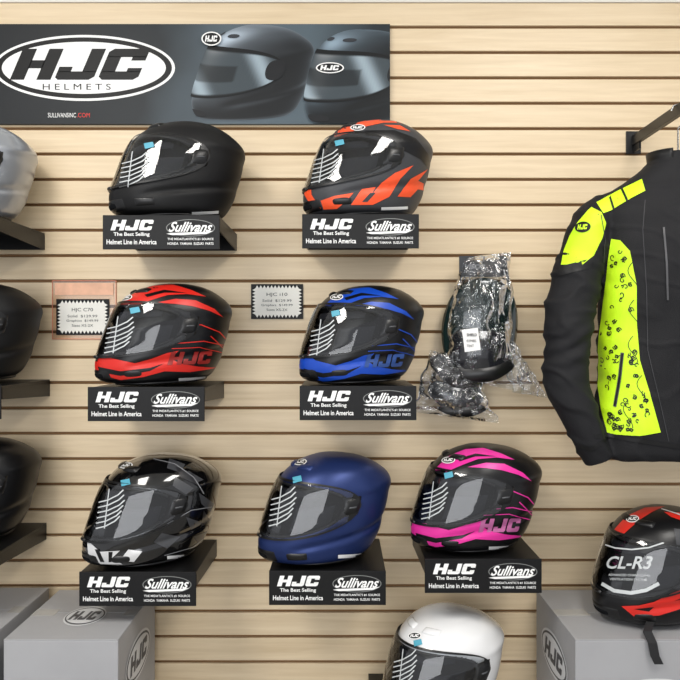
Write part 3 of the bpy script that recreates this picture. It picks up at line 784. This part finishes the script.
bag(e1, [(459, 258), (512, 252), (512, 390), (443, 374)], .072, .055, 1.3)
bag(e1, [(500, 330), (516, 345), (548, 398), (512, 392)], .08, .01, 7.1)
boxes('header_card', [(X(459, .07)-e1.location.x, X(507, .07)-e1.location.x, -.004, .0, Z(277, .07)-e1.location.z, Z(256, .07)-e1.location.z)], mat('header_card_dark', (38, 40, 44), .35), e1)
flat('header_text', join(text('VISOR', .01, .02, .06, .014, .03, .2), text('replacement shield', .01, .008, .09, .008)), mat('header_print', (140, 142, 146), .4), (X(461, .07)-e1.location.x, -.004, Z(276, .07)-e1.location.z), off=.0006, parent=e1)
flat('price_label', shp([[(0, 0), (.044, .006), (.036, .068), (-.008, .062)]]), WHITE, (X(464, .135)-e1.location.x, -.078, Z(352, .14)-e1.location.z), off=.001, parent=e1)
flat('label_text', join(text('SHIELD', .002, .044, .028, .008, .02), text('029485', .002, .028, .026, .007), text('TINT', .002, .014, .02, .007)), BLACKP, (X(465, .135)-e1.location.x, -.078, Z(352, .14)-e1.location.z), off=.003, parent=e1)
tube('peg_hook', [(0, .0699, Z(262, .07)-e1.location.z), (0, -.02, Z(262, .07)-e1.location.z), (0, -.03, Z(258, .07)-e1.location.z)], .0025, mat('peg_steel', (150, 150, 152), .3, metal=1), e1)
e2 = empty('packaged_visor', (X(455, .07), -.07, Z(390, .07)))
SMK = mat('smoke_grey', (50, 51, 54), .2, coat=.6)
shield(e2, 452, 377, 28, 8, .06, .03, BLACK, 'trim_strip_a', .45, -.8)
shield(e2, 455, 398, 28, 13, .055, .03, SMK, 'trim_strip_b', .15, -.4)
shield(e2, 462, 411, 24, 5, .07, .02, BLACK, 'trim_strip_c', .0, -.5)
bag(e2, [(430, 350), (468, 358), (499, 423), (412, 412)], .075, .03, 3.9)
boxes('header_card', [(-.05, .03, -.004, 0, Z(372, .07)-e2.location.z, Z(354, .07)-e2.location.z)], MATS['header_card_dark'], e2)
tube('peg_hook', [(-.01, .0699, Z(356, .07)-e2.location.z), (-.01, -.02, Z(356, .07)-e2.location.z), (-.01, -.03, Z(352, .07)-e2.location.z)], .0025, MATS['peg_steel'], e2)

# ---------------------------------------------------------------- lights
def emis(name, col, s):
    m = bpy.data.materials.new(name); m.use_nodes = True; nt = m.node_tree; nt.nodes.clear()
    o = nt.nodes.new('ShaderNodeOutputMaterial'); e = nt.nodes.new('ShaderNodeEmission'); e.inputs[0].default_value = (*col, 1); e.inputs[1].default_value = s
    nt.links.new(e.outputs[0], o.inputs[0]); return m
for i, xx in enumerate((-1.1, .9)):
    le = empty('ceiling_lamp', (xx, -1.75, 3.0))
    boxes('housing', [(-.32, .32, -.62, .62, -.06, 0)], mat('lamp_housing', (220, 220, 220), .4), le)
    boxes('diffuser', [(-.30, .30, -.6, .6, -.066, -.06)], emis('lamp_diffuser_%d' % i, (1, .96, .9), 4), le)
    L = bpy.data.lights.new('lamp_light', 'AREA'); L.shape = 'RECTANGLE'; L.size = .6; L.size_y = 1.2; L.energy = 31; L.color = (1, .97, .92)
    lo = bpy.data.objects.new('lamp_light', L); scn.collection.objects.link(lo); lo.parent = le; lo.location = (0, 0, -.075)
L = bpy.data.lights.new('storefront_daylight', 'AREA'); L.shape = 'RECTANGLE'; L.size = 3.6; L.size_y = 2.0; L.energy = 84; L.color = (.95, .97, 1)
lo = bpy.data.objects.new('storefront_daylight', L); scn.collection.objects.link(lo); lo.location = (-1.0, -4.9, 1.8); lo.rotation_euler = (math.radians(90), 0, math.radians(-8))
w = bpy.data.worlds.new('shop_ambient'); scn.world = w; w.use_nodes = True
w.node_tree.nodes['Background'].inputs[0].default_value = (.95, .96, 1, 1); w.node_tree.nodes['Background'].inputs[1].default_value = .66

cam = bpy.data.cameras.new('camera'); cam.lens = F/680*36; cam.sensor_width = 36
co_ = bpy.data.objects.new('camera', cam); scn.collection.objects.link(co_); co_.location = CAM; co_.rotation_euler = (math.radians(90), 0, 0)
scn.camera = co_
